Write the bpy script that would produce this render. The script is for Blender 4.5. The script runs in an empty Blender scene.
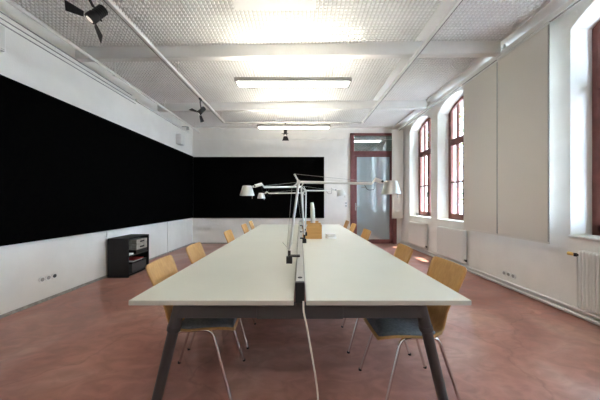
import bpy, math, random
from mathutils import Vector, Matrix
R=math.radians; PI=math.pi
random.seed(4)
scene=bpy.context.scene
COL=scene.collection
OFF={}

# ---------------------------------------------------------------- materials
def mat(name,col,rough=.5,metal=0,spec=.5,emit=None,estr=0):
    m=bpy.data.materials.new(name); m.use_nodes=True
    b=m.node_tree.nodes['Principled BSDF']
    b.inputs['Base Color'].default_value=(*col,1)
    b.inputs['Roughness'].default_value=rough
    b.inputs['Metallic'].default_value=metal
    b.inputs['Specular IOR Level'].default_value=spec
    if emit:
        b.inputs['Emission Color'].default_value=(*emit,1)
        b.inputs['Emission Strength'].default_value=estr
    return m
def add_noise(m,c1,c2,scale=8,detail=4,bump=0,stretch=(1,1,1),bscale=None,p=(.35,.65)):
    nt=m.node_tree; N=nt.nodes; L=nt.links; b=N['Principled BSDF']
    tc=N.new('ShaderNodeTexCoord'); mp=N.new('ShaderNodeMapping'); mp.inputs['Scale'].default_value=stretch
    L.new(tc.outputs['Object'],mp.inputs['Vector'])
    n=N.new('ShaderNodeTexNoise'); n.inputs['Scale'].default_value=scale; n.inputs['Detail'].default_value=detail
    L.new(mp.outputs['Vector'],n.inputs['Vector'])
    r=N.new('ShaderNodeValToRGB'); r.color_ramp.elements[0].color=(*c1,1); r.color_ramp.elements[1].color=(*c2,1)
    r.color_ramp.elements[0].position=p[0]; r.color_ramp.elements[1].position=p[1]
    L.new(n.outputs['Fac'],r.inputs['Fac']); L.new(r.outputs['Color'],b.inputs['Base Color'])
    if bump:
        n2=N.new('ShaderNodeTexNoise'); n2.inputs['Scale'].default_value=bscale or scale*6
        L.new(mp.outputs['Vector'],n2.inputs['Vector'])
        bp=N.new('ShaderNodeBump'); bp.inputs['Strength'].default_value=bump; bp.inputs['Distance'].default_value=.01
        L.new(n2.outputs['Fac'],bp.inputs['Height']); L.new(bp.outputs['Normal'],b.inputs['Normal'])
    return m
M={}
M['wall']=add_noise(mat('white_plaster',(.78,.77,.74),.85,spec=.2),(.80,.78,.73),(.845,.825,.775),3,3,.12,bscale=60)
M['ceil']=add_noise(mat('ceiling_paint',(.76,.75,.71),.8,spec=.2),(.70,.685,.64),(.80,.79,.76),1.2,4,.05)
M['stud']=add_noise(mat('ceiling_tile_white',(.8,.79,.76),.7,spec=.2),(.82,.81,.785),(.88,.875,.855),1.5,4)
M['groove']=add_noise(mat('ceiling_tile_grey',(.42,.39,.35),.9,spec=.1),(.60,.575,.54),(.68,.66,.63),1.5,4)
M['white']=mat('white_lacquer',(.80,.79,.76),.4)
M['pipe']=mat('pipe_enamel',(.74,.73,.69),.35)
M['greyline']=mat('conduit_grey',(.22,.21,.20),.6)
M['conduit']=mat('conduit_paint',(.36,.35,.33),.6)
M['black']=add_noise(mat('black_felt',(.006,.006,.006),.95,spec=0),(.0015,.0015,.0015),(.003,.0028,.0026),20,3,.1)
M['blackmetal']=mat('black_metal',(.012,.011,.011),.5,spec=.35)
M['darkgrey']=mat('anthracite_powder_coat',(.055,.053,.055),.45)
M['top']=add_noise(mat('pale_grey_laminate',(.62,.63,.54),.32),(.68,.68,.59),(.71,.71,.62),2,3)
M['topedge']=mat('laminate_edge',(.50,.49,.44),.45)
M['alu']=mat('brushed_aluminium',(.40,.39,.36),.42,.5)
M['lampalu']=mat('satin_aluminium',(.68,.67,.63),.35,.4)
M['chrome']=mat('chrome',(.75,.75,.76),.12,1)
M['cushion']=add_noise(mat('blue_grey_fabric',(.18,.22,.26),.95,spec=.1),(.17,.205,.24),(.23,.265,.30),60,3,.3)
M['brown']=add_noise(mat('red_brown_window_paint',(.17,.05,.04),.45),(.15,.045,.035),(.20,.065,.05),10,3)
M['doorpaint']=add_noise(mat('red_brown_door_paint',(.20,.05,.05),.4),(.165,.058,.056),(.20,.072,.07),8,3)
M['brass']=mat('brass_valve',(.75,.5,.15),.3,.8)
M['socket']=mat('socket_grey',(.33,.32,.30),.4)
M['dark']=mat('dark_hole',(.02,.02,.02),.6)
M['cardboard']=add_noise(mat('grey_box_board',(.36,.34,.30),.8),(.30,.28,.25),(.42,.40,.35),30,4)
M['red']=mat('red_paper',(.5,.02,.02),.6)
M['paper']=mat('white_paper',(.8,.8,.8),.7)
M['cable']=mat('cable_cream',(.72,.66,.58),.5)
M['bark']=mat('bark',(.09,.06,.04),.9)
M['lawn']=add_noise(mat('courtyard_gravel',(.4,.38,.36),.9),(.36,.34,.33),(.46,.44,.42),4,4)

def wood(name,c1,c2,axis):
    m=mat(name,c1,.38)
    st=[18,18,18]; st[axis]=1.2
    return add_noise(m,c1,c2,3,5,0,tuple(st),p=(.3,.7))
M['ply']=wood('beech_plywood',(.50,.265,.085),(.60,.345,.125),2)
M['box']=wood('box_plywood',(.60,.30,.085),(.72,.39,.125),0)

# floor: magnesite screed
def floor_mat():
    m=mat('red_screed',(.3,.12,.09),.36)
    nt=m.node_tree; N=nt.nodes; L=nt.links; b=N['Principled BSDF']
    tc=N.new('ShaderNodeTexCoord')
    def noise(scale,detail,dist=0,st=(1,1,1)):
        mp=N.new('ShaderNodeMapping'); mp.inputs['Scale'].default_value=st
        L.new(tc.outputs['Object'],mp.inputs['Vector'])
        n=N.new('ShaderNodeTexNoise'); n.inputs['Scale'].default_value=scale; n.inputs['Detail'].default_value=detail
        n.inputs['Distortion'].default_value=dist; L.new(mp.outputs['Vector'],n.inputs['Vector']); return n
    def ramp(src,e):
        r=N.new('ShaderNodeValToRGB'); cr=r.color_ramp
        cr.elements[0].position=e[0][0]; cr.elements[0].color=(*e[0][1],1)
        cr.elements[1].position=e[1][0]; cr.elements[1].color=(*e[1][1],1)
        for p,c in e[2:]:
            x=cr.elements.new(p); x.color=(*c,1)
        L.new(src,r.inputs['Fac']); return r
    n1=noise(1.1,6,.8); r1=ramp(n1.outputs['Fac'],[(.3,(.33,.135,.108)),(.72,(.56,.36,.30)),(.5,(.44,.215,.170))])
    n2=noise(5,8,1.5,(1,1.6,1)); r2=ramp(n2.outputs['Fac'],[(.35,(.62,.58,.55)),(.65,(1.12,1.12,1.12))])
    mx=N.new('ShaderNodeMix'); mx.data_type='RGBA'; mx.blend_type='MULTIPLY'; mx.inputs[0].default_value=.55
    L.new(r1.outputs['Color'],mx.inputs[6]); L.new(r2.outputs['Color'],mx.inputs[7])
    v=N.new('ShaderNodeTexVoronoi'); v.feature='DISTANCE_TO_EDGE'; v.inputs['Scale'].default_value=.55
    n3=noise(2.2,6,0); va=N.new('ShaderNodeVectorMath'); va.operation='MULTIPLY_ADD'; va.inputs[1].default_value=(.6,.6,.6)
    L.new(n3.outputs['Color'],va.inputs[0]); L.new(tc.outputs['Object'],va.inputs[2]); L.new(va.outputs[0],v.inputs['Vector'])
    r3=ramp(v.outputs['Distance'],[(.0,(.5,.46,.44)),(.008,(1,1,1))])
    mx2=N.new('ShaderNodeMix'); mx2.data_type='RGBA'; mx2.blend_type='MULTIPLY'; mx2.inputs[0].default_value=.35
    L.new(mx.outputs[2],mx2.inputs[6]); L.new(r3.outputs['Color'],mx2.inputs[7]); L.new(mx2.outputs[2],b.inputs['Base Color'])
    r4=ramp(n2.outputs['Fac'],[(.3,(.30,.30,.30)),(.7,(.46,.46,.46))]); L.new(r4.outputs['Color'],b.inputs['Roughness'])
    bp=N.new('ShaderNodeBump'); bp.inputs['Strength'].default_value=.12; bp.inputs['Distance'].default_value=.01
    L.new(n2.outputs['Fac'],bp.inputs['Height']); L.new(bp.outputs['Normal'],b.inputs['Normal'])
    return m
M['floor']=floor_mat()
def glass(name,tint=(.95,.98,.97),gl=.08):
    m=bpy.data.materials.new(name); m.use_nodes=True; nt=m.node_tree; N=nt.nodes; L=nt.links
    for n in list(N): N.remove(n)
    o=N.new('ShaderNodeOutputMaterial'); t=N.new('ShaderNodeBsdfTransparent'); t.inputs[0].default_value=(*tint,1)
    g=N.new('ShaderNodeBsdfGlossy'); g.inputs['Roughness'].default_value=.02
    lw=N.new('ShaderNodeLayerWeight'); lw.inputs[0].default_value=.5
    pw=N.new('ShaderNodeMath'); pw.operation='POWER'; pw.inputs[1].default_value=5; L.new(lw.outputs['Facing'],pw.inputs[0])
    ad=N.new('ShaderNodeMath'); ad.operation='MULTIPLY_ADD'; ad.inputs[1].default_value=.9; ad.inputs[2].default_value=.04+gl; L.new(pw.outputs[0],ad.inputs[0])
    mx=N.new('ShaderNodeMixShader'); L.new(ad.outputs[0],mx.inputs[0]); L.new(t.outputs[0],mx.inputs[1]); L.new(g.outputs[0],mx.inputs[2])
    L.new(mx.outputs[0],o.inputs[0]); return m
M['glass']=glass('window_glass',gl=0)
M['transom']=glass('transom_glass',(.55,.64,.64),.22)
def frosted():
    m=bpy.data.materials.new('frosted_door_glass'); m.use_nodes=True; nt=m.node_tree; N=nt.nodes; L=nt.links
    for n in list(N): N.remove(n)
    o=N.new('ShaderNodeOutputMaterial'); d=N.new('ShaderNodeBsdfDiffuse'); d.inputs[0].default_value=(.46,.60,.66,1)
    t=N.new('ShaderNodeBsdfTranslucent'); t.inputs[0].default_value=(.55,.68,.72,1)
    g=N.new('ShaderNodeBsdfGlossy'); g.inputs['Roughness'].default_value=.05
    m1=N.new('ShaderNodeMixShader'); m1.inputs[0].default_value=.4; L.new(d.outputs[0],m1.inputs[1]); L.new(t.outputs[0],m1.inputs[2])
    m2=N.new('ShaderNodeMixShader'); m2.inputs[0].default_value=.36; L.new(m1.outputs[0],m2.inputs[1]); L.new(g.outputs[0],m2.inputs[2])
    L.new(m2.outputs[0],o.inputs[0]); return m
M['frost']=frosted()
def blindmat():
    m=bpy.data.materials.new('blind_fabric'); m.use_nodes=True; nt=m.node_tree; N=nt.nodes; L=nt.links
    for n in list(N): N.remove(n)
    o=N.new('ShaderNodeOutputMaterial'); d=N.new('ShaderNodeBsdfDiffuse'); t=N.new('ShaderNodeBsdfTranslucent')
    tc=N.new('ShaderNodeTexCoord'); n=N.new('ShaderNodeTexNoise'); n.inputs['Scale'].default_value=180; L.new(tc.outputs['Object'],n.inputs['Vector'])
    r=N.new('ShaderNodeValToRGB'); r.color_ramp.elements[0].color=(.76,.72,.66,1); r.color_ramp.elements[1].color=(.82,.78,.72,1)
    L.new(n.outputs['Fac'],r.inputs['Fac']); L.new(r.outputs[0],d.inputs[0]); t.inputs[0].default_value=(.62,.58,.48,1)
    mx=N.new('ShaderNodeMixShader'); mx.inputs[0].default_value=.16; L.new(d.outputs[0],mx.inputs[1]); L.new(t.outputs[0],mx.inputs[2])
    L.new(mx.outputs[0],o.inputs[0]); return m
M['blind']=blindmat()
def emis(name,col,s):
    return mat(name,(.8,.8,.8),.5,emit=col,estr=s)
M['tubeup']=emis('fluorescent_tube_top',(1,.95,.84),34)
M['diff']=emis('lamp_diffuser',(1,.975,.93),7.5)
M['spotlens']=emis('spot_lens',(1,.9,.75),.25)
M['corr']=emis('added_corridor_lamp',(.9,.97,1),7)
def leafmat(name,c):
    m=bpy.data.materials.new(name); m.use_nodes=True; nt=m.node_tree; N=nt.nodes; L=nt.links
    for n in list(N): N.remove(n)
    o=N.new('ShaderNodeOutputMaterial'); d=N.new('ShaderNodeBsdfDiffuse'); t=N.new('ShaderNodeBsdfTranslucent')
    d.inputs[0].default_value=(*c,1); t.inputs[0].default_value=(c[0]*1.6,c[1]*1.5,c[2],1)
    mx=N.new('ShaderNodeMixShader'); mx.inputs[0].default_value=.5; L.new(d.outputs[0],mx.inputs[1]); L.new(t.outputs[0],mx.inputs[2])
    L.new(mx.outputs[0],o.inputs[0]); return m
M['leaf']=leafmat('tree_leaves',(.09,.15,.035))

# ---------------------------------------------------------------- mesh helpers
class MB:
    def __init__(s): s.v=[]; s.f=[]; s.mi=[]; s.sm=[]
    def add(s,vs,fs,mi=0,smooth=False):
        k=len(s.v); s.v+= [tuple(p) for p in vs]
        for f in fs: s.f.append(tuple(i+k for i in f)); s.mi.append(mi); s.sm.append(smooth)
        return s
    def box(s,x0,x1,y0,y1,z0,z1,mi=0):
        if x0>x1:x0,x1=x1,x0
        if y0>y1:y0,y1=y1,y0
        v=[(x0,y0,z0),(x1,y0,z0),(x1,y1,z0),(x0,y1,z0),(x0,y0,z1),(x1,y0,z1),(x1,y1,z1),(x0,y1,z1)]
        return s.add(v,[(0,3,2,1),(4,5,6,7),(0,1,5,4),(1,2,6,5),(2,3,7,6),(3,0,4,7)],mi)
    def obox(s,c,ax,ay,az,mi=0):
        c,ax,ay,az=map(Vector,(c,ax,ay,az)); v=[]
        for k in (-1,1):
            for i,j in ((-1,-1),(1,-1),(1,1),(-1,1)): v.append(c+ax*i+ay*j+az*k)
        return s.add(v,[(0,3,2,1),(4,5,6,7),(0,1,5,4),(1,2,6,5),(2,3,7,6),(3,0,4,7)],mi)
    def tube(s,pts,r,n=10,mi=0,cap=True):
        pts=[Vector(p) for p in pts]; rs=r if isinstance(r,(list,tuple)) else [r]*len(pts)
        up=None; rings=[]
        for i,p in enumerate(pts):
            d=(pts[min(i+1,len(pts)-1)]-pts[max(i-1,0)]).normalized()
            if up is None:
                up=Vector((0,0,1)) if abs(d.z)<.9 else Vector((0,1,0))
            a=d.cross(up).normalized(); up=a.cross(d).normalized()
            rings.append([p+(a*math.cos(t)+up*math.sin(t))*rs[i] for t in [2*PI*k/n for k in range(n)]])
        vs=[q for g in rings for q in g]; fs=[]
        for i in range(len(pts)-1):
            for k in range(n):
                fs.append((i*n+k,i*n+(k+1)%n,(i+1)*n+(k+1)%n,(i+1)*n+k))
        s.add(vs,fs,mi,True)
        if cap: s.add(rings[0],[tuple(range(n))[::-1]],mi); s.add(rings[-1],[tuple(range(n))],mi)
        return s
    def prism(s,poly,x0,x1,axis='x',mi=0):
        def P(a,b,c): return {'x':(c,a,b),'y':(a,c,b),'z':(a,b,c)}[axis]
        n=len(poly); v=[P(a,b,x0) for a,b in poly]+[P(a,b,x1) for a,b in poly]
        f=[tuple(range(n)),tuple(range(n,2*n))[::-1]]+[(i,(i+1)%n,n+(i+1)%n,n+i) for i in range(n)]
        return s.add(v,f,mi)
def fillet(pts,r,k=5):
    pts=[Vector(p) for p in pts]; out=[pts[0]]
    for i in range(1,len(pts)-1):
        a=(pts[i-1]-pts[i]); b=(pts[i+1]-pts[i]); rr=min(r,a.length*.45,b.length*.45)
        p0=pts[i]+a.normalized()*rr; p1=pts[i]+b.normalized()*rr
        for j in range(k+1):
            t=j/k; out.append(p0*(1-t)**2+pts[i]*2*t*(1-t)+p1*t*t)
    out.append(pts[-1]); return out
def build(name,mb,mats,parent=None,bevel=0,base=None,local=False):
    """world-coordinate mesh, re-centred on its thing's base"""
    me=bpy.data.meshes.new(name)
    if parent is not None: off=OFF[parent.name]
    else: off=Vector(base) if base else Vector((0,0,0))
    if local: off2=Vector((0,0,0))
    else: off2=off
    me.from_pydata([(p[0]-off2.x,p[1]-off2.y,p[2]-off2.z) for p in mb.v],[],mb.f)
    if not isinstance(mats,(list,tuple)): mats=[mats]
    for m in mats: me.materials.append(m)
    for p,mi,sm in zip(me.polygons,mb.mi,mb.sm): p.material_index=mi; p.use_smooth=sm
    import bmesh
    bm=bmesh.new(); bm.from_mesh(me)
    if len(bm.verts)<60000: bmesh.ops.recalc_face_normals(bm,faces=bm.faces)
    bm.to_mesh(me); bm.free()
    o=bpy.data.objects.new(name,me); COL.objects.link(o)
    if parent is not None: o.parent=parent
    else: o.location=off
    OFF[o.name]=off
    if bevel:
        b=o.modifiers.new('bevel','BEVEL'); b.width=bevel; b.segments=2; b.limit_method='ANGLE'; b.angle_limit=R(40)
    return o
def tag(o,label,cat,group=None,kind=None):
    o['label']=label; o['category']=cat
    if group: o['group']=group
    if kind: o['kind']=kind
    return o
def thing(name,label,cat,loc,group=None,kind=None):
    o=bpy.data.objects.new(name,None); o.location=loc; o.empty_display_size=.1; COL.objects.link(o)
    OFF[o.name]=Vector(loc); return tag(o,label,cat,group,kind)
def struct(name,mb,m,label=None,cat=None,parent=None,bevel=0):
    o=build(name,mb,m,parent,bevel)
    if parent is None:
        o['kind']='structure'
        tag(o,label or name.replace('_',' '),cat or name.split('_')[0])
    return o
def dup(root,loc,label):
    r=root.copy(); COL.objects.link(r); r.location=loc; r['label']=label
    for ch in list(root.children):
        c=ch.copy(); COL.objects.link(c); c.parent=r
        for g in ch.children:
            d=g.copy(); COL.objects.link(d); d.parent=c
    return r

# ---------------------------------------------------------------- room
XL,XR,YB,YF,H=-3.16,2.98,7.2,-1.9,3.40
WT=.47
struct('floor',MB().box(XL-.2,XR+WT,YF-.2,YB+2.6,-.1,0),M['floor'],'mottled reddish screed floor under the long table','floor')
struct('wall_left',MB().box(XL-.2,XL,YF-.2,YB+.2,0,3.6),M['wall'],'white left wall carrying the long black board','wall')
struct('wall_front',MB().box(XL,XR,YF-.2,YF,0,3.6),M['wall'],'plain white wall closing the room behind the viewer','wall')
# back wall with door opening
DX0,DX1,DZ=1.475,2.83,3.245
struct('wall_back',MB().box(XL,DX0,YB,YB+.2,0,3.6).box(DX1,XR+WT,YB,YB+.2,0,3.6).box(DX0,DX1,YB,YB+.2,DZ,3.6),M['wall'],'white end wall with black board and glazed door','wall')
# right wall with arched openings
OPEN=[(5.58,6.65),(4.24,5.31),(2.98,3.99),(1.63,2.70),(.29,1.36)]
SILL,SPR,APX=.845,3.13,3.33
def arch(y0,y1,inset=0,n=14,spr=SPR,apx=APX):
    y0+=inset; y1-=inset; c=(y0+y1)/2; hw=(y1-y0)/2; rise=apx-inset-spr
    rad=(hw*hw+rise*rise)/(2*rise); zc=spr+rise-rad; out=[]
    for i in range(n+1):
        y=y0+(y1-y0)*i/n; out.append((y,zc+math.sqrt(rad*rad-(y-c)**2)))
    return out
w=MB(); prev=YB+.2
for (a,b) in OPEN:
    w.box(XR,XR+WT,b,prev,0,3.6); w.box(XR,XR+WT,a,b,0,SILL)
    ar=arch(a,b)
    for (y0,z0),(y1,z1) in zip(ar[:-1],ar[1:]):
        v=[(XR,y0,z0),(XR,y1,z1),(XR,y1,3.6),(XR,y0,3.6),(XR+WT,y0,z0),(XR+WT,y1,z1),(XR+WT,y1,3.6),(XR+WT,y0,3.6)]
        w.add(v,[(0,1,2,3),(4,7,6,5),(0,4,5,1),(3,2,6,7)])
    prev=a
w.box(XR,XR+WT,YF-.2,prev,0,3.6)
struct('wall_right',w,M['wall'],'white window wall with deep arched openings','wall')
# ceiling: smooth slab, studded tiles below it
struct('ceiling',MB().box(XL-.2,XR+WT,YF-.2,YB+2.6,3.42,3.62).box(XL,XR,YF,1.9,3.40,3.42).box(2.70,XR,1.9,YB,3.40,3.42).box(XL,2.70,7.05,YB,3.40,3.42),M['ceil'],'white painted ceiling slab','ceiling')
P=.0475; st=MB()
nx=int((2.70-XL)/P); ny=int((7.05-1.9)/P)
vs=[];fs=[];mi=[]
for j in range(ny):
    y=1.9+P*(j+.5)
    for i in range(nx):
        x=XL+P*(i+.5); k=len(vs); a=.0185; b=.0125
        vs+=[(x-a,y-a,3.42),(x+a,y-a,3.42),(x+a,y+a,3.42),(x-a,y+a,3.42),(x-b,y-b,3.402),(x+b,y-b,3.402),(x+b,y+b,3.402),(x-b,y+b,3.402)]
        fs+=[(k+4,k+7,k+6,k+5),(k,k+4,k+5,k+1),(k+1,k+5,k+6,k+2),(k+2,k+6,k+7,k+3),(k+3,k+7,k+4,k)]
st.add(vs,fs,0)
st.add([(XL,1.9,3.418),(2.70,1.9,3.418),(2.70,7.05,3.418),(XL,7.05,3.418)],[(0,3,2,1)],1)
struct('trim_1',st,[M['stud'],M['groove']],'studded white acoustic tiles covering the ceiling','ceiling tiles')
# beams, very slightly skewed like the photo
def beam(yc,y1c,name,lab,z=3.24):
    # yc: near edge at left wall, y1c: near edge at right
    d=.10; v=[(XL,yc,z),(2.72,y1c,z),(2.72,y1c+d,z),(XL,yc+d,z),(XL,yc,3.42),(2.72,y1c,3.42),(2.72,y1c+d,3.42),(XL,yc+d,3.42)]
    struct(name,MB().add(v,[(0,3,2,1),(4,5,6,7),(0,1,5,4),(1,2,6,5),(2,3,7,6),(3,0,4,7)]),M['ceil'],lab,'beam',bevel=.012)
beam(3.44,3.31,'trim_2','nearer white cross beam under the ceiling')
beam(5.42,5.24,'trim_3','farther white cross beam under the ceiling')
struct('trim_4',MB().box(2.69,XR,1.9,3.28,3.375,3.42).box(2.69,XR,3.45,5.2,3.375,3.42).box(2.69,XR,5.38,7.15,3.375,3.42),M['ceil'],'flat white ceiling border beside the window wall','border')
struct('trim_5',MB().box(1.53,1.72,1.9,3.27,3.385,3.42).box(1.53,1.72,3.55,5.2,3.385,3.42).box(1.53,1.72,5.48,5.95,3.385,3.42),M['ceil'],'flat white ceiling strip above right lighting track','ceiling strip')
struct('trim_6',MB().box(XL,XR,YB-.012,YB,3.06,3.075),M['white'],'thin white picture rail on the end wall','rail')
struct('baseboard_left',MB().box(XL,XL+.012,YF,YB,0,.035),M['cardboard'],'thin grey skirting along left wall','baseboard')
struct('baseboard_back',MB().box(XL,DX0,YB-.012,YB,0,.035),M['cardboard'],'thin grey skirting along end wall','baseboard')
struct('baseboard_right',MB().box(XR-.015,XR,YF,YB,0,.07),M['white'],'white skirting behind the heating pipes','baseboard')
struct('trim_7',MB().box(XL,XL+.012,5.83,5.85,.035,.76).box(XL,XL+.012,4.0,4.012,.65,.76),M['wall'],'thin vertical joint strips below the left board','joint strip')

# windows
wl=['far brown arched window nearest the glazed door','second brown arched window beside the hanging blinds','brown arched window hidden behind the two blinds','near brown arched window at the right picture edge','brown arched window beside the viewer']
for i,(a,b) in enumerate(OPEN):
    c=(a+b)/2; X0,X1=3.215,3.275; f=MB()
    # side stiles & bottom rail
    f.box(X0,X1,a,a+.055,SILL,SPR); f.box(X0,X1,b-.055,b,SILL,SPR); f.box(X0,X1,a,b,SILL,SILL+.06)
    A=arch(a,b); B=arch(a,b,.055)
    for k in range(len(A)-1):
        v=[]
        for X in (X0,X1): v+=[(X,*A[k]),(X,*A[k+1]),(X,*B[k+1]),(X,*B[k])]
        f.add(v,[(0,1,2,3),(4,7,6,5),(0,4,5,1),(3,2,6,7)])
    f.box(X0-.015,X1,a+.05,b-.05,2.45,2.53)
    root=thing('window_%d'%(i+1),wl[i],'window',(X0,c,SILL),kind='structure')
    build('window_frame',f,M['brown'],root,bevel=.006)
    for s in (0,1):
        ya,yb=(a+.055,c-.004) if s==0 else (c+.004,b-.055)
        q=MB(); x0,x1=X0-.012,X1-.01
        q.box(x0,x1,ya,ya+.055,SILL+.06,2.45); q.box(x0,x1,yb-.055,yb,SILL+.06,2.45)
        q.box(x0,x1,ya,yb,SILL+.06,SILL+.14); q.box(x0,x1,ya,yb,2.415,2.45); q.box(x0+.015,x1-.01,ya,yb,1.625,1.665); m_=(ya+yb)/2; q.box(x0+.005,x1-.005,m_-.022,m_+.022,SILL+.14,2.43)
        sa=build('sash',q,M['brown'],root,bevel=.005)
        build('glass_pane',MB().box(X0+.02,X0+.026,ya+.05,yb-.05,SILL+.13,2.425),M['glass'],sa)
    q=MB(); q.box(X0-.01,X1-.01,c-.045,c+.045,2.53,APX-.05)
    for m_ in ((a+.055+c)/2,(b-.055+c)/2): q.box(X0,X1-.01,m_-.022,m_+.022,2.53,SPR+.09)
    for ya,yb in ((a+.055,a+.095),(b-.095,b-.055)): q.box(X0-.005,X1-.01,ya,yb,2.53,SPR+.03)
    q.box(X0-.005,X1-.01,a+.055,b-.055,2.53,2.555)
    up=build('upper_light',q,M['brown'],root,bevel=.005)
    g=[(a+.06,2.545),(b-.06,2.545)]+[(y,z-.02) for y,z in B[::-1]]
    build('glass_pane',MB().prism(g,X0+.02,X0+.026,'x'),M['glass'],up)
    build('window_handle',MB().box(X0-.035,X0-.012,c-.012,c+.012,1.42,1.46).box(X0-.045,X0-.033,c-.01,c+.01,1.34,1.47),M['blackmetal'],root)
    struct('trim_%d'%(10+i),MB().box(XR-.03,X0,a-.0,b+.0,SILL-.0,SILL+.022),M['white'],
        'white window sill '+['of the farthest window','of the second farthest window','behind the two hanging blinds','of the window at right edge','beside the viewer'][i],'window sill',bevel=.005)

# door
d=thing('door_1','tall red-brown framed glazed door with transom in end wall','door',(2.15,YB,0),kind='structure')
f=MB(); y0,y1=YB-.04,YB+.08
f.box(DX0,DX0+.11,y0,y1,0,DZ); f.box(DX1-.11,DX1,y0,y1,0,DZ); f.box(DX0,DX1,y0,y1,DZ-.07,DZ); f.box(DX0,DX1,y0,y1,2.60,2.72)
build('door_frame',f,M['doorpaint'],d,bevel=.008)
f=MB(); a,b=DX0+.11,DX1-.11; y0,y1=YB-.02,YB+.04
f.box(a,a+.085,y0,y1,.01,2.60); f.box(b-.09,b,y0,y1,.01,2.60); f.box(a,b,y0,y1,2.55,2.60); f.box(a,b,y0,y1,.01,.13)
leaf=build('door_leaf',f,M['doorpaint'],d,bevel=.008)
gp=build('glass_panel',MB().box(a+.07,b-.08,YB,YB+.012,.11,2.56),M['frost'],leaf); gp['label']='frosted bluish glass'
build('transom_pane',MB().box(DX0+.1,DX1-.1,YB+.02,YB+.03,2.71,DZ-.06),M['transom'],d)
hd=MB().box(a+.03,a+.06,YB-.03,YB-.02,.98,1.20).tube(fillet([(a+.045,YB-.025,1.1),(a+.045,YB-.075,1.1),(a+.15,YB-.075,1.1)],.02),.009)
build('door_handle',hd,M['alu'],leaf)
# little dark sign on the glass
sg=MB(); x=1.80; z=1.66
sg.box(x,x+.115,YB-.006,YB-.002,z-.012,z+.012)
s_=build('door_sign',sg,M['greyline'],leaf)
# corridor behind the door
struct('wall_corridor',MB().box(.6,3.45,YB+2.4,YB+2.6,0,3.5).box(.4,.6,YB+.2,YB+2.6,0,3.5).box(3.45,3.65,YB+.2,YB+2.6,0,3.5),M['wall'],'pale corridor wall seen through the glazed door','wall')
cl=thing('added_corridor_light','added corridor lamp lighting the door glass from behind','ceiling light',(2.2,YB+1.3,3.3))  # lamp added in the corridor to light the glass from behind
build('lamp_housing',MB().box(1.6,2.8,YB+1.22,YB+1.38,3.34,3.42),M['white'],cl)
build('diffuser',MB().box(1.62,2.78,YB+1.24,YB+1.36,3.31,3.34),M['corr'],cl)

# ---------------------------------------------------------------- black boards
b=thing('black_board','long black felt board covering the left wall','pinboard',(XL,3,.76))
build('board_panel',MB().box(XL+.003,XL+.035,-1.2,YB-.036,.765,2.56),M['black'],b)
b=thing('black_board','black felt board on the end wall left of the door','pinboard',(-1.2,YB,.76))
build('board_panel',MB().box(XL+.036,.706,YB-.034,YB-.0005,.757,2.548),M['black'],b)

# ---------------------------------------------------------------- ceiling fittings
def fixture(yc,xc,label,L=1.6,zb=2.875):
    t=thing('pendant_light',label,'ceiling light',(xc,yc,zb),'fluorescent pendant lights')
    x0,x1=xc-L/2,xc+L/2
    h=MB()
    h.box(x0,x1,yc-.10,yc-.085,zb,zb+.05).box(x0,x1,yc+.085,yc+.10,zb,zb+.05)
    h.box(x0,x0+.015,yc-.085,yc+.085,zb,zb+.05).box(x1-.015,x1,yc-.085,yc+.085,zb,zb+.05)
    h.box(x0+.015,x1-.015,yc-.085,yc+.085,zb+.018,zb+.024)
    build('housing',h,M['alu'],t)
    build('diffuser',MB().box(x0+.03,x1-.03,yc-.078,yc+.078,zb+.004,zb+.016),M['diff'],t)
    build('uplight_tube',MB().tube([(x0+.05,yc,zb+.045),(x1-.05,yc,zb+.045)],.014,8),M['tubeup'],t)
    for s in (x0+.25,x1-.25):
        build('suspension_wire',MB().tube([(s,yc,zb+.024),(s,yc,3.42)],.0025,6),M['alu'],t)
    return t
fixture(3.43,-.095,'nearer rectangular fluorescent pendant lamp, fully visible below ceiling')
fixture(5.44,-.14,'farther slim fluorescent pendant lamp above the black spotlight')
fixture(-.65,-.095,'added unseen fluorescent pendant lamp behind the viewer',zb=2.9)  # out-of-view lamp added for more room light
cp=build('ceiling_panel',MB().box(-.72,.17,1.92,2.72,3.355,3.402),M['white'],base=(-.27,2.3,3.355),bevel=.004)
tag(cp,'plain white flat panel mounted on ceiling above the near lamp','ceiling panel')

# lighting track loop
TZ=3.17
tr=thing('lighting_track','white rectangular spotlight track loop under the ceiling','lighting track',(-.15,4,TZ))
def rail(x0,x1,y0,y1,darkside):
    g=MB().box(x0,x1,y0,y1,TZ,TZ+.04); o=build('track_rail',g,M['pipe'],tr,bevel=.004)
    if x1-x0<y1-y0:
        e=x0 if darkside<0 else x1; build('conductor_slot',MB().box(e-.007,e+.007,y0+.04,y1-.04,TZ+.0,TZ+.014),M['greyline'],o)
    else: build('conductor_slot',MB().box(x0+.05,x1-.05,y0-.004,y0+.003,TZ+.002,TZ+.012),M['alu'],o)
rail(-1.89,-1.85,1.0,6.05,-1); rail(1.525,1.565,1.0,6.05,1); rail(-1.89,1.565,6.05,6.09,-1)
for x,y in ((-1.87,2.2),(-1.87,3.75),(-1.87,5.8),(1.545,2.2),(1.545,3.38),(1.545,5.32),(-.6,6.07),(.6,6.07)):
    build('track_hanger',MB().tube([(x,y,TZ+.03),(x,y,3.42)],.011,8).box(x-.03,x+.03,y-.02,y+.02,TZ+.035,TZ+.05),M['pipe'],tr)

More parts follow.
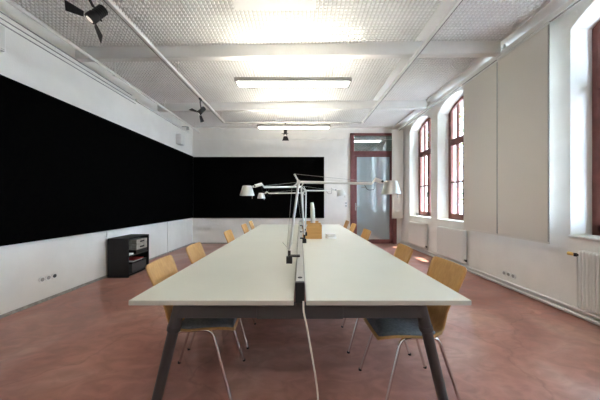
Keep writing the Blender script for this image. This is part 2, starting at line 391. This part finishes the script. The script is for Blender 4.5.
def spot(base,body,aim,label,swap=False):
    base=Vector(base); c=Vector(body); a=Vector(aim).normalized()
    t=thing('spotlight',label,'spotlight',base,'black stage spotlights on the track')
    side=a.cross(Vector((0,1,0))); side=Vector((0,1,0)).cross(a).normalized() if side.length>.1 else Vector((1,0,0))
    u=Vector((0,1,0)); u=(u-a*u.dot(a)).normalized(); v=a.cross(u).normalized()
    g=MB(); g.box(base.x-.016,base.x+.016,base.y-.04,base.y+.04,base.z-.03,base.z); g.tube([base-Vector((0,0,.03)),base-Vector((0,0,.085))],.012,8)
    build('track_adapter',g,M['blackmetal'],t)
    top=base-Vector((0,0,.085))
    k=fillet([top+u*.004,top+u*.058+Vector((0,0,-.01)),c+u*.062],.03); k2=fillet([top-u*.004,top-u*.058+Vector((0,0,-.01)),c-u*.062],.03)
    build('yoke',MB().tube(k,.008,6).tube(k2,.008,6),M['blackmetal'],t)
    g=MB().tube([c-a*.085,c-a*.08,c+a*.02,c+a*.025,c+a*.075,c+a*.085],[.026,.035,.037,.043,.044,.041],16)
    for i in range(5): g.tube([c-a*(.07-i*.018),c-a*(.064-i*.018)],.041,16)
    build('lamp_body',g,M['blackmetal'],t)
    build('lens',MB().tube([c+a*.083,c+a*.088],.028,14),M['spotlens'],t)
    if swap: u,v=v,u
    else: q_=Matrix.Rotation(R(-38),3,a); u,v=q_@u,q_@v
    for s,w_ in ((1,v),(-1,v)):
        p=c+a*.086+w_*s*.045; q=p+(w_*s*.86+a*.50).normalized()*.115
        n=(w_*s*.52-a*.80).normalized()*.0025
        vv=[p-u*.045+n,p+u*.045+n,q+u*.085+n,q-u*.085+n,p-u*.045-n,p+u*.045-n,q+u*.085-n,q-u*.085-n]
        build('barn_door',MB().add(vv,[(0,1,2,3),(4,7,6,5),(0,4,5,1),(1,5,6,2),(2,6,7,3),(3,7,4,0)]),M['blackmetal'],t)
    return t
spot((-1.87,2.12,TZ),(-1.755,2.12,2.855),(-.50,-.35,-.82),'near black spotlight with open flaps at upper left')
spot((-1.87,4.60,TZ),(-1.84,4.58,2.935),(-.50,-.35,-.75),'middle black spotlight hanging from left track beside wall')
spot((-.36,6.07,TZ),(-.36,6.05,2.95),(.0,-.35,-.9),'far small black spotlight below the end of track',swap=True)

# pipes / conduits on left
g=MB().tube([(-2.875,1.0,3.213),(-2.875,7.0,3.213)],.022,10)
hp=thing('ceiling_pipe','white pipe running along the left ceiling corner','pipe',(-2.875,4,3.213))
build('pipe_run',g,M['pipe'],hp)
for y in (3.8,5.2,6.7): build('pipe_bracket',MB().tube([(-2.875,y,3.20),(-2.875,y,3.42)],.011,6).box(-2.90,-2.85,y-.015,y+.015,3.183,3.193),M['pipe'],hp)
for zz,ye,l in ((3.23,4.6,'uppermost'),(3.167,4.65,'middle'),(3.112,4.7,'lowest')):
    o=build('cable_conduit',MB().tube([(XL+.006,1.0,zz),(XL+.006,ye,zz)],.0065,6),M['conduit'],base=(XL+.006,3,zz))
    tag(o,l+' of three thin dark conduits high on left wall','conduit','conduits on the left wall')
o=build('cable_duct',MB().box(XL,XL+.04,4.68,6.9,3.16,3.20),M['pipe'],base=(XL,5.8,3.16)); tag(o,'white cable duct continuing beyond the dark conduits','cable duct')
sb=thing('smoke_detector','small dark sensor near the far left ceiling corner','sensor',(-2.98,6.55,3.17))
build('sensor_body',MB().tube([(-3.0,6.55,3.24),(-3.0,6.55,3.16)],[.03,.04],12).tube([(-3.0,6.55,3.24),(XL,6.55,3.24)],.01,6),M['socket'],sb)
def speaker(y,z,label,w_=.2,h=.26,dd=.13):
    t=thing('wall_speaker',label,'speaker',(XL,y,z),'white wall speakers')
    build('cabinet',MB().box(XL+.02,XL+.02+dd,y-w_/2,y+w_/2,z,z+h),M['white'],t,bevel=.012)
    build('grille',MB().box(XL+.018+dd,XL+.026+dd,y-w_/2+.015,y+w_/2-.015,z+.015,z+h-.015),M['pipe'],t)
    build('wall_bracket',MB().box(XL,XL+.02,y-.03,y+.03,z+.06,z+.18),M['greyline'],t)
speaker(2.41,2.76,'white wall speaker at the left picture edge'); speaker(6.30,2.70,'white wall speaker above board near the far corner')

# ---------------------------------------------------------------- right side: rail, blinds, radiators, pipes
br=thing('blind_rail','white blind rail running along the window wall','curtain rail',(2.82,4.3,3.26))
rr=build('rail_profile',MB().box(2.795,2.845,1.2,7.0,3.265,3.325),M['white'],br)
build('rail_slot',MB().box(2.812,2.828,1.2,7.0,3.257,3.266),M['greyline'],rr)
for y in (2.2,3.38,5.3,6.8): build('rail_bracket',MB().box(2.81,2.83,y-.015,y+.015,3.32,3.42),M['white'],br)
def blind(y0,y1,label,x=2.82,z0=.755):
    t=thing('panel_blind',label,'blind',(x,(y0+y1)/2,z0),'hanging panel blinds')
    build('fabric_panel',MB().box(x-.0015,x+.0015,y0,y1,z0+.02,3.25),M['blind'],t)
    build('bottom_bar',MB().box(x-.006,x+.006,y0,y1,z0,z0+.022),M['blind'],t)
    build('seam_shade_strip',MB().box(x-.004,x+.004,y0,y0+.014,z0,3.25),M['socket'],t)  # dark strip standing in for the shadow line between the panels
    build('carrier',MB().box(x-.012,x+.012,y0,y1,3.235,3.258),M['white'],t)
blind(3.512,4.24,'left one of two wide hanging panel blinds',x=2.832)
blind(2.765,3.485,'right one of two wide hanging panel blinds',x=2.813)
t=thing('panel_blind','narrow folded panel blind hanging beside glazed door','blind',(2.78,6.98,.76),'hanging panel blinds')
g=MB()
for k in range(3): g.box(2.625,2.935,6.96+k*.02,6.963+k*.02,.78,3.25)
build('fabric_panel',g,M['blind'],t)
build('bottom_bar',MB().box(2.625,2.935,6.955,7.008,.76,.782),M['blind'],t)
build('carrier',MB().box(2.625,2.935,6.955,7.008,3.245,3.262),M['white'],t)

def radiator(ya,yb,label,z0=.15,z1=.72,ribbed=False,valve_near=True):
    t=thing('radiator',label,'radiator',(2.9,(ya+yb)/2,z0),'white radiators under the windows')
    x0,x1=2.87,2.945; g=MB()
    if ribbed:
        n=int((yb-ya)/.03); p=(yb-ya)/n
        for i in range(n):
            y=ya+(i+.5)*p; g.tube([(x0+.02,y,z0+.03),(x0+.02,y,z1-.03)],.0125,8).tube([(x1-.01,y,z0+.03),(x1-.01,y,z1-.03)],.0125,8)
            g.tube(fillet([(x0+.02,y,z1-.03),(x0+.02,y,z1-.004),(x1-.01,y,z1-.004),(x1-.01,y,z1-.03)],.02),.0145,8)
            g.tube(fillet([(x0+.02,y,z0+.03),(x0+.02,y,z0+.004),(x1-.01,y,z0+.004),(x1-.01,y,z0+.03)],.02),.0145,8)
    else:
        g.box(x0+.008,x0+.02,ya,yb,z0,z1).box(x1-.01,x1,ya,yb,z0,z1)
        n=int((yb-ya)/.033); p=(yb-ya)/n
        for i in range(n): g.box(x0+.003,x0+.009,ya+i*p+.006,ya+(i+1)*p-.006,z0+.02,z1-.02)
    build('radiator_body',g,M['white'],t)
    if not ribbed:
        g=MB().box(x0+.02,x1-.01,ya,ya+.006,z0,z1).box(x0+.02,x1-.01,yb-.006,yb,z0,z1)
        g.box(x0+.02,x1-.01,ya,yb,z1-.010,z1-.004)
        build('top_cover',g,M['white'],t)
    for y in (ya+.12,yb-.12): build('wall_bracket',MB().box(x1-.002,XR-.001,y-.01,y+.01,z0+.1,z1-.08),M['white'],t)
    ye,s=(ya,-1) if valve_near else (yb,1)
    zt=z1-.045 if ribbed else z0+.05
    va=build('valve',MB().tube([(2.905,ye,zt),(2.905,ye+s*.05,zt)],.012,8).tube([(2.905,ye+s*.045,zt-.02),(2.905,ye+s*.045,zt+.015)],.014,8),M['blackmetal'],t)
    if ribbed:
        h=build('thermostat_head',MB().tube([(2.905,ye+s*.055,zt),(2.905,ye+s*.11,zt)],[.016,.02],12),M['brass'],t)
    build('riser_pipe',MB().tube([(2.915,ye+s*.04,zt),(2.93,ye+s*.04,.12)],.009,8),M['pipe'],t)
radiator(5.66,6.50,'flat white radiator under farthest window near glazed door')
radiator(4.33,5.16,'flat white radiator under second window beside the blinds')
radiator(1.70,2.54,'ribbed white radiator with yellow valve at right edge',ribbed=True,valve_near=False)
for z,l in ((.04,'lower'),(.098,'upper')):
    o=build('heating_pipe',MB().tube([(2.925,.5,z),(2.925,7.12,z)],.015,10),M['white'],base=(2.925,4,z)); tag(o,l+' white heating pipe along the foot of window wall','pipe','heating pipes')

def sockets(side,y,z,n,label):
    X=XL if side<0 else XR; s=1 if side<0 else -1
    t=thing('wall_socket',label,'socket',(X,y,z))
    for i in range(n):
        yy=y+(i-(n-1)/2)*.075
        p=build('socket_plate',MB().tube([(X,yy,z),(X+s*.012,yy,z)],.036,20),M['white'],t)
        build('socket_well',MB().tube([(X+s*.010,yy,z),(X+s*.0135,yy,z)],.023,16),M['dark' if i==n-1 and side<0 else 'socket'],p)
sockets(-1,3.07,.28,3,'triple round socket low on the left wall'); sockets(1,3.49,.195,3,'triple round socket low on window wall under blinds')
t=thing('light_switch','small white double switch beside the glazed door','switch',(1.35,YB,1.10))
for z in (1.115,1.195):
    p=build('switch_plate',MB().box(1.31,1.39,YB-.01,YB,z-.038,z+.038),M['white'],t,bevel=.003)
    build('rocker',MB().box(1.33,1.37,YB-.016,YB-.008,z-.02,z+.02),M['socket'],p)
c=build('sill_cup',MB().tube([(3.09,6.45,SILL+.022),(3.09,6.45,SILL+.10)],[.03,.038],14),M['greyline'],base=(3.09,6.45,SILL+.022)); tag(c,'small dark cup on the sill of farthest window','cup')

# ---------------------------------------------------------------- table
TY0,TY1=1.213,5.33
t=thing('conference_table','long pale grey bench table with dark splayed legs','table',(0,3.27,0))
for s in (-1,1):
    mb=MB().box(s*.031,s*.85,TY0,TY1,.715,.740); mb.mi=[1]*6; mb.mi[1]=0
    build('tabletop',mb,[M['top'],M['topedge']],t,bevel=.002)
    build('side_beam',MB().box(s*.50,s*.55,TY0+.06,TY1-.06,.655,.714),M['darkgrey'],t)
for y in (TY0+.06,3.27,TY1-.06):
    build('cross_beam',MB().box(-.64,.64,y-.025,y+.025,.635,.697).box(-.22,.22,y-.03,y+.03,.633,.699),M['darkgrey'],t,bevel=.004)
    for s in (-1,1):
        lg=build('leg',MB().tube([(s*.622,y,.71),(s*.625,y,.69),(s*.654,y,.575),(s*.655,y,.57),(s*.793,y,.0)],[.026,.030,.031,.027,.024],16),M['darkgrey'],t)
        build('collar',MB().tube([(s*.651,y,.587),(s*.6565,y,.565)],.034,16),M['darkgrey'],lg)
pr=build('power_rail',MB().box(-.022,.022,TY0+.01,TY1-.03,.745,.832),M['alu'],t,bevel=.004)
build('rail_end_cap',MB().box(-.0235,.0235,TY0-.012,TY0+.012,.732,.834),M['blackmetal'],pr,bevel=.004)
build('rail_socket',MB().tube([(0,TY0+.07,.831),(0,TY0+.07,.834)],.012,12),M['blackmetal'],pr)
build('rail_edge',MB().box(-.0235,-.0195,TY0+.02,TY1-.05,.80,.826),M['darkgrey'],pr); build('rail_edge',MB().box(.0195,.0235,TY0+.02,TY1-.05,.80,.826),M['darkgrey'],pr)
build('rail_foot',MB().box(-.02,.02,TY0+.02,TY1-.05,.66,.747),M['darkgrey'],pr)
pts=[(.016,TY0-.02,.745),(.018,TY0-.03,.70),(.03,TY0-.035,.64),(.055,TY0-.03,.50),(.078,TY0-.02,.36),(.088,TY0-.01,.25),(.086,TY0-.01,.12),(.085,TY0-.03,.03),(.09,TY0-.09,.006),(.12,TY0-.3,.006),(.10,TY0-.7,.006)]
def smooth(pts,k=6):
    P_=[Vector(p) for p in pts]; out=[]
    for i in range(len(P_)-1):
        p0=P_[max(i-1,0)];p1=P_[i];p2=P_[i+1];p3=P_[min(i+2,len(P_)-1)]
        for j in range(k):
            u=j/k; out.append(.5*((2*p1)+(p2-p0)*u+(2*p0-5*p1+4*p2-p3)*u*u+(3*p1-p0-3*p2+p3)*u**3))
    out.append(P_[-1]); return out
o=build('power_cable',MB().tube(smooth(pts),.0045,8),M['cable'],base=(.02,TY0,0)); tag(o,'cream power cable hanging from the table rail to floor','cable')

# ---------------------------------------------------------------- chairs (local: front toward +x, seat front edge at x=0; back at negative x)
def make_chair(label):
    root=thing('plywood_chair',label,'chair',(0,0,0),'plywood chairs around the table')
    # profile (x behind front edge, z) and half width
    prof=[(.0,.420,.145),(.012,.438,.170),(.035,.452,.186),(.09,.461,.194),(.18,.460,.196),(.27,.452,.193),(.335,.450,.182),(.375,.458,.165),
          (.402,.480,.148),(.420,.512,.133),(.434,.56,.127),(.447,.61,.138),(.463,.66,.153),(.481,.71,.161),(.499,.755,.165),(.515,.795,.167),(.525,.820,.166),(.530,.832,.160),(.533,.840,.146)]
    NW=12; th=.0095; top=[];bot=[]
    for i,(x,z,w_) in enumerate(prof):
        a=prof[max(i-1,0)];b=prof[min(i+1,len(prof)-1)]
        tx,tz=b[0]-a[0],b[1]-a[1]; l=math.hypot(tx,tz); nx_,nz_=-tz/l,tx/l
        up=max(0,min(1,(z-.46)/.2))
        for j in range(NW+1):
            u=-1+2*j/NW
            bow=.013*up*(1-u*u)       # back curves around the sitter
            dish=-.007*(1-up)*(1-u*u) # shallow seat dish
            px=-(x+bow); pz=z+dish
            top.append((px,u*w_,pz)); bot.append((px-nx_*-th if False else px+nx_*th*1.0,u*w_,pz-nz_*th))
    n=len(top); fs=[]; W=NW+1; K=len(prof)
    for i in range(K-1):
        for j in range(NW):
            a=i*W+j; fs.append((a,a+1,a+W+1,a+W)); fs.append((n+a,n+a+W,n+a+W+1,n+a+1))
    for i in range(K-1):
        for j in (0,NW):
            a=i*W+j; fs.append((a,a+W,n+a+W,n+a))
    for j in range(NW):
        for i in (0,K-1):
            a=i*W+j; fs.append((a,n+a,n+a+1,a+1))
    build('seat_shell',MB().add(top+bot,fs,0,True),M['ply'],root,local=True)
    # cushion over the seat
    cp=[(.012,.439,.140),(.03,.455,.165),(.09,.466,.178),(.18,.465,.181),(.27,.458,.178),(.33,.456,.166),(.352,.456,.150)]
    ct=[];cb=[]
    for i,(x,z,w_) in enumerate(cp):
        e=1 if 0<i<len(cp)-1 else .3
        for j in range(NW+1):
            u=-1+2*j/NW; d_=-.007*(1-u*u); k=(1-abs(u)**6)
            ct.append((-x,u*w_,z+d_+.010*e*k)); cb.append((-x,u*w_,z+d_-.010))
    n=len(ct);K=len(cp);fs=[]
    for i in range(K-1):
        for j in range(NW):
            a=i*W+j; fs.append((a,a+1,a+W+1,a+W)); fs.append((n+a,n+a+W,n+a+W+1,n+a+1))
    for i in range(K-1):
        for j in (0,NW):
            a=i*W+j; fs.append((a,a+W,n+a+W,n+a))
    for j in range(NW):
        for i in (0,K-1):
            a=i*W+j; fs.append((a,n+a,n+a+1,a+1))
    o=build('seat_cushion',MB().add(ct+cb,fs,0,True),M['cushion'],root,local=True); o['label']='blue-grey fabric seat pad'
    for s in (-1,1):
        yt,yf=s*.168,s*.205; r=.0095
        mid=(-.25,yt,.436)
        lf=fillet([mid,(-.135,yt,.438),(-.005,yf,0)],.045,6); lb=fillet([mid,(-.355,yt,.434),(-.492,yf,0)],.045,6)
        for pts_ in (lf,lb):
            l=build('leg',MB().tube(pts_,r,10),M['chrome'],root,local=True)
            p=pts_[-1]; build('foot_glide',MB().tube([(p.x,p.y,0),(p.x,p.y,.012)],.012,10),M['blackmetal'],l,local=True)
    build('seat_rail',MB().tube([(-.18,-.168,.436),(-.18,.168,.436)],.009,8).tube([(-.31,-.168,.434),(-.31,.168,.434)],.009,8),M['chrome'],root,local=True)
    return root
proto=None
chairs=[(-1,.418,1.69,3,'nearest plywood chair on the left side of table'),(-1,.44,2.26,2,'second plywood chair from the front on the left side'),
 (-1,.45,3.33,0,'middle plywood chair on the left side of table'),(-1,.45,4.28,-1,'fourth plywood chair from the front on the left side'),(-1,.47,4.97,1,'farthest plywood chair on the left side of table'),
 (1,.445,1.585,3,'nearest plywood chair on the right side, by window wall'),(1,.40,2.20,-3,'second plywood chair from the front on the right side'),
 (1,.41,3.42,2,'middle plywood chair on the right side of table'),(1,.44,4.41,0,'fourth plywood chair from the front on the right side'),(1,.45,5.08,0,'farthest plywood chair on the right side of table')]
for s,x,y,rz,lab in chairs:
    if proto is None: o=proto=make_chair(lab); o.location=(s*x,y,0)
    else: o=dup(proto,(s*x,y,0),lab)
    o.rotation_euler=(0,0,(0 if s<0 else PI)+R(rz))

# ---------------------------------------------------------------- task lamps
def task_lamp(base,elbow,end,shade,label,tilt=0,r=.0088):
    base,elbow,end,shade=map(Vector,(base,elbow,end,shade))
    t=thing('task_lamp',label,'desk lamp',base,'jointed aluminium task lamps on the power rail')
    sx=1 if base.x>0 else -1
    g=MB().box(base.x-.02,base.x+.02,base.y-.02,base.y+.02,base.z-.055,base.z-.01)
    g.box(min(0,base.x),max(0,base.x),base.y-.018,base.y+.018,base.z-.012,base.z+.0)
    g.tube([base-Vector((0,0,.01)),base+Vector((0,0,.03))],.010,10)
    build('clamp',g,M['blackmetal'],t,bevel=.002)
    d=(elbow-base).normalized(); hx=Vector((1,0,0)) if end.x>elbow.x else Vector((-1,0,0))
    lo=build('lower_arm',MB().tube([base+Vector((0,0,.03)),elbow],r,12),M['lampalu'],t)
    # wing lever near base
    b0=base+Vector((0,0,.035))
    build('lever',MB().tube([b0,b0+Vector((-.045,0,.05))],.0035,6).tube([b0,b0+Vector((.02,0,.05))],.0035,6),M['lampalu'],lo)
    build('tension_cable',MB().tube([b0+Vector((-.015,0,0)),elbow+Vector((-.045,0,-.02))],.0013,5),M['alu'],lo)
    ud=(end-elbow).normalized()
    ua=build('upper_arm',MB().tube([elbow,end],r*1.0,12),M['lampalu'],t)
    # elbow fork
    k=-hx
    build('elbow_joint',MB().tube([elbow+Vector((0,-.012,0)),elbow+Vector((0,.012,0))],.014,12).tube([elbow,elbow+k*.03+Vector((0,0,.055))],.006,8).tube([elbow,elbow+k*.04+Vector((0,0,-.035))],.006,8),M['lampalu'],t)
    build('tension_cable',MB().tube([elbow+k*.03+Vector((0,0,.055)),end+Vector((0,0,.012))],.0013,5),M['alu'],ua)
    # head
    a=hx
    h0=end; h1=end+a*.02+Vector((0,0,.028)); h2=shade+Vector((0,0,-.01))-a*.045
    g=MB().tube([h0,h1],.006,8).tube([h1,h1+(h2-h1)*.75],.014,12).tube([h1+(h2-h1)*.75,h2],.009,10)
    hd=build('head_joint',g,M['lampalu'],t)
    build('tilt_knob',MB().tube([h1+(h2-h1)*.72+Vector((0,-.022,0)),h1+(h2-h1)*.72+Vector((0,.022,0))],.008,8),M['blackmetal'],hd)
    ax=Matrix.Rotation(R(tilt),3,'Y')@Vector((0,0,1))
    pr_=[(-.088,.064),(-.080,.0635),(-.004,.041),(0,.036),(.001,.012)]
    S=[shade+ax*q[0] for q in pr_]
    g=MB().tube(S,[q[1] for q in pr_],28,cap=False)
    g.tube([shade-ax*.086,shade-ax*.006],[.061,.036],28,cap=False)
    sh=build('lamp_shade',g,M['lampalu'],t)
    g=MB().tube([shade-ax*.03,shade-ax*.07],[.015,.024],12)
    build('bulb',g,M['paper'],sh)
    build('handle_pin',MB().tube([shade-ax*.088+Vector((.045,0,0))*(1 if tilt>=0 else 1),shade-ax*.115+Vector((.045,0,0))],.003,6),M['alu'],sh)
    build('cable_loop',MB().tube(fillet([end-a*.05+Vector((0,0,-.01)),end-a*.03+Vector((0,0,-.045)),end+a*.02+Vector((0,0,-.04)),end+a*.02+Vector((0,0,.01))],.02),.002,6),M['blackmetal'],t)
task_lamp((-.072,1.65,.872),(-.008,1.65,1.362),(.485,1.65,1.352),(.612,1.65,1.370),'nearest task lamp, its shade reaching right of rail')
task_lamp((.045,2.50,.865),(.012,2.50,1.382),(-.325,2.22,1.362),(-.468,2.17,1.372),'task lamp with the larger shade reaching left')
task_lamp((.05,3.90,.86),(.045,3.90,1.372),(-.50,3.90,1.365),(-.615,3.90,1.372),'far task lamp with small shade reaching left')
task_lamp((.07,3.08,.86),(.075,3.10,1.372),(.42,3.40,1.385),(.57,3.48,1.405),'task lamp beside wooden box, small tilted shade reaching right',tilt=-12)

# ---------------------------------------------------------------- things on the table
t=thing('wooden_box','open light wooden organiser box standing on the table','box',(.16,3.3,.74))
bx0,bx1,by0,by1=.036,.288,3.235,3.42
build('front_panel',MB().box(bx0,bx1,by0,by0+.012,.741,.925),M['box'],t)
build('back_panel',MB().box(bx0,bx1-.03,by1-.012,by1,.741,.965),M['box'],t)
build('side_panel',MB().prism([(by0+.012,.741),(by1-.012,.741),(by1-.012,.965),(by0+.012,.925)],bx0,bx0+.012,'x'),M['box'],t)
build('side_panel',MB().prism([(by0+.012,.741),(by1-.012,.741),(by1-.012,.94),(by0+.012,.925)],bx1-.012,bx1,'x'),M['box'],t)
build('divider',MB().box(bx0+.012,bx1-.012,3.32,3.33,.751,.945),M['box'],t)
build('base_panel',MB().box(bx0+.012,bx1-.012,by0+.012,by1-.012,.741,.751),M['box'],t)
o=build('tapered_tube',MB().tube([(.186,3.369,.752),(.172,3.369,1.12),(.165,3.369,1.215),(.165,3.369,1.222)],[.034,.030,.022,.014],18),M['top'],base=(.19,3.375,.752))
tag(o,'tall off-white tapered tube standing in the wooden box','tube')
t=thing('desk_device','small flat white device on table right of wooden box','device',(.42,3.3,.74))
def rrect(x0,x1,y0,y1,r):
    o_=[]
    for cx,cy,a0 in ((x1-r,y1-r,0),(x0+r,y1-r,90),(x0+r,y0+r,180),(x1-r,y0+r,270)):
        for k in range(6): a_=R(a0+18*k); o_.append((cx+r*math.cos(a_),cy+r*math.sin(a_)))
    return o_
build('lower_case',MB().prism(rrect(.345,.485,3.24,3.38,.04),.741,.772,'z'),M['white'],t)
build('seam',MB().prism(rrect(.350,.470,3.245,3.375,.038),.772,.777,'z'),M['socket'],t)
build('upper_case',MB().prism(rrect(.345,.475,3.245,3.38,.04),.777,.802,'z'),M['white'],t,bevel=.006)

# ---------------------------------------------------------------- black shelf cabinet at left wall
cx0,cx1,cy0,cy1=-3.12,-2.785,3.97,4.52
t=thing('shelf_cabinet','low black open shelf cabinet against the left wall','cabinet',(-2.95,4.245,0))
build('side_panel',MB().box(cx0,cx1,cy0,cy0+.02,0,.615),M['blackmetal'],t)
build('side_panel',MB().box(cx0,cx1,cy1-.02,cy1,0,.615),M['blackmetal'],t)
build('top_panel',MB().box(cx0,cx1,cy0,cy1,.615,.635),M['blackmetal'],t)
build('bottom_panel',MB().box(cx0,cx1,cy0+.02,cy1-.02,.02,.04),M['blackmetal'],t)
build('shelf',MB().box(cx0,cx1-.005,cy0+.02,cy1-.02,.325,.342),M['blackmetal'],t)
build('back_panel',MB().box(cx0,cx0+.008,cy0+.02,cy1-.02,.04,.615),M['blackmetal'],t)
for z,l,hh in ((.405,'lower of two stacked grey boxes on upper shelf',.088),(.497,'upper of two stacked grey boxes on upper shelf',.08)):
    b=thing('storage_box',l,'box',(-2.95,4.33,z),'grey storage boxes in the cabinet')
    build('box_body',MB().box(-3.09,-2.80,4.20,4.49,z,z+hh),M['cardboard'],b,bevel=.003)
    build('label_holder',MB().box(-2.80,-2.795,4.29,4.40,z+.03,z+.055),M['blackmetal'],b)
b=build('storage_tray',MB().box(-3.09,-2.80,4.19,4.49,.343,.352).box(-3.09,-2.80,4.19,4.196,.352,.40).box(-3.09,-2.80,4.484,4.49,.352,.40).box(-3.09,-3.084,4.196,4.484,.352,.40).box(-2.806,-2.80,4.196,4.484,.352,.404),M['blackmetal'],base=(-2.95,4.34,.343)); tag(b,'dark tray under the grey boxes on the upper shelf','tray')
b=build('paper_pack',MB().box(-2.95,-2.81,4.02,4.14,.343,.372),M['paper'],base=(-2.9,4.1,.343),bevel=.004); tag(b,'small white pack on the left of the upper shelf','pack')
b=thing('document_box','black lidded box on the cabinet bottom','box',(-2.95,4.3,.04))
build('box_body',MB().box(-3.08,-2.81,4.10,4.48,.041,.19),M['darkgrey'],b); build('box_lid',MB().box(-3.085,-2.805,4.095,4.485,.19,.215),M['blackmetal'],b)
for z,m_,l,yy in ((.216,'paper','white magazine at the bottom of the pile in cabinet',0),(.226,'cardboard','grey magazine in the middle of the pile in cabinet',.02),(.236,'red','red magazine on top of the pile in cabinet',.03)):
    b=build('magazine',MB().box(-3.06,-2.82+yy*.3,4.14+yy,4.38+yy,z,z+.009),M[m_],base=(-2.95,4.3,z)); tag(b,l,'magazine','magazines in the cabinet')

# ---------------------------------------------------------------- outside
struct('trim_20',MB().box(XR+WT,40,-25,35,-1.2,-1.0),M['lawn'],'pale gravel courtyard outside the windows','ground')
def tree(x,y,h,rad,label,n=2600):
    t=thing('garden_tree',label,'tree',(x,y,-1),'trees outside the windows')
    build('trunk',MB().tube([(x,y,-1),(x+.1,y,h*.4),(x,y+.1,h*.8)],[.22,.17,.06],10),M['bark'],t)
    vs=[];fs=[]
    for i in range(n):
        while True:
            p=Vector((random.uniform(-1,1),random.uniform(-1,1),random.uniform(-1,1)))
            if .35<p.length<1: break
        c=Vector((x,y,h*.62))+Vector((p.x*rad,p.y*rad,p.z*h*.5)); a=Vector((random.gauss(0,1),random.gauss(0,1),random.gauss(0,1))).normalized(); b_=a.orthogonal().normalized()
        s=random.uniform(.07,.14); k=len(vs); vs+=[c-a*s,c+b_*s*.6,c+a*s,c-b_*s*.6]; fs.append((k,k+1,k+2,k+3))
    build('foliage',MB().add(vs,fs),M['leaf'],t)
tree(8.5,11.5,6.5,2.4,'green garden tree beyond the farthest window')
tree(7.8,6.6,6.0,2.0,'green garden tree beyond the second window')
tree(6.6,1.6,11.0,3.1,'added tall tree shading the window at right edge',n=16000)  # dense tree added to block direct sun through the near windows
tree(8.6,17.5,7.0,2.6,'distant green garden tree beyond the farthest window')

# ---------------------------------------------------------------- light
wd=bpy.data.worlds.new('sky'); scene.world=wd; wd.use_nodes=True
bg=wd.node_tree.nodes['Background']; bg.inputs['Color'].default_value=(.57,.72,1.0,1); bg.inputs['Strength'].default_value=13
def area_portal(y0,y1):
    l=bpy.data.lights.new('window_portal','AREA'); l.shape='RECTANGLE'; l.size=y1-y0; l.size_y=2.5; l.cycles.is_portal=True
    o=bpy.data.objects.new('window_portal',l); o.location=(3.40,(y0+y1)/2,2.07)
    o.rotation_euler=Vector((-1,0,0)).to_track_quat('-Z','Z').to_euler(); COL.objects.link(o)
for a,b in OPEN: area_portal(a,b)
sl=bpy.data.lights.new('sun','SUN'); sl.energy=12; sl.angle=R(.6); sl.color=(1,.94,.84)
so=bpy.data.objects.new('sun',sl); so.location=(6,4,8)
so.rotation_euler=Vector((-.30,.10,-1)).to_track_quat('-Z','Y').to_euler(); COL.objects.link(so)

cam=bpy.data.cameras.new('camera'); co=bpy.data.objects.new('camera',cam); COL.objects.link(co)
co.location=(0,0,1.228); co.rotation_euler=(PI/2,0,0); cam.sensor_width=36; cam.lens=245/600*36; cam.shift_y=2/600; cam.clip_start=.02
scene.camera=co
vs_=scene.view_settings; vs_.view_transform='Standard'; vs_.look='None'; vs_.exposure=1.72; vs_.gamma=1; vs_.use_curve_mapping=False
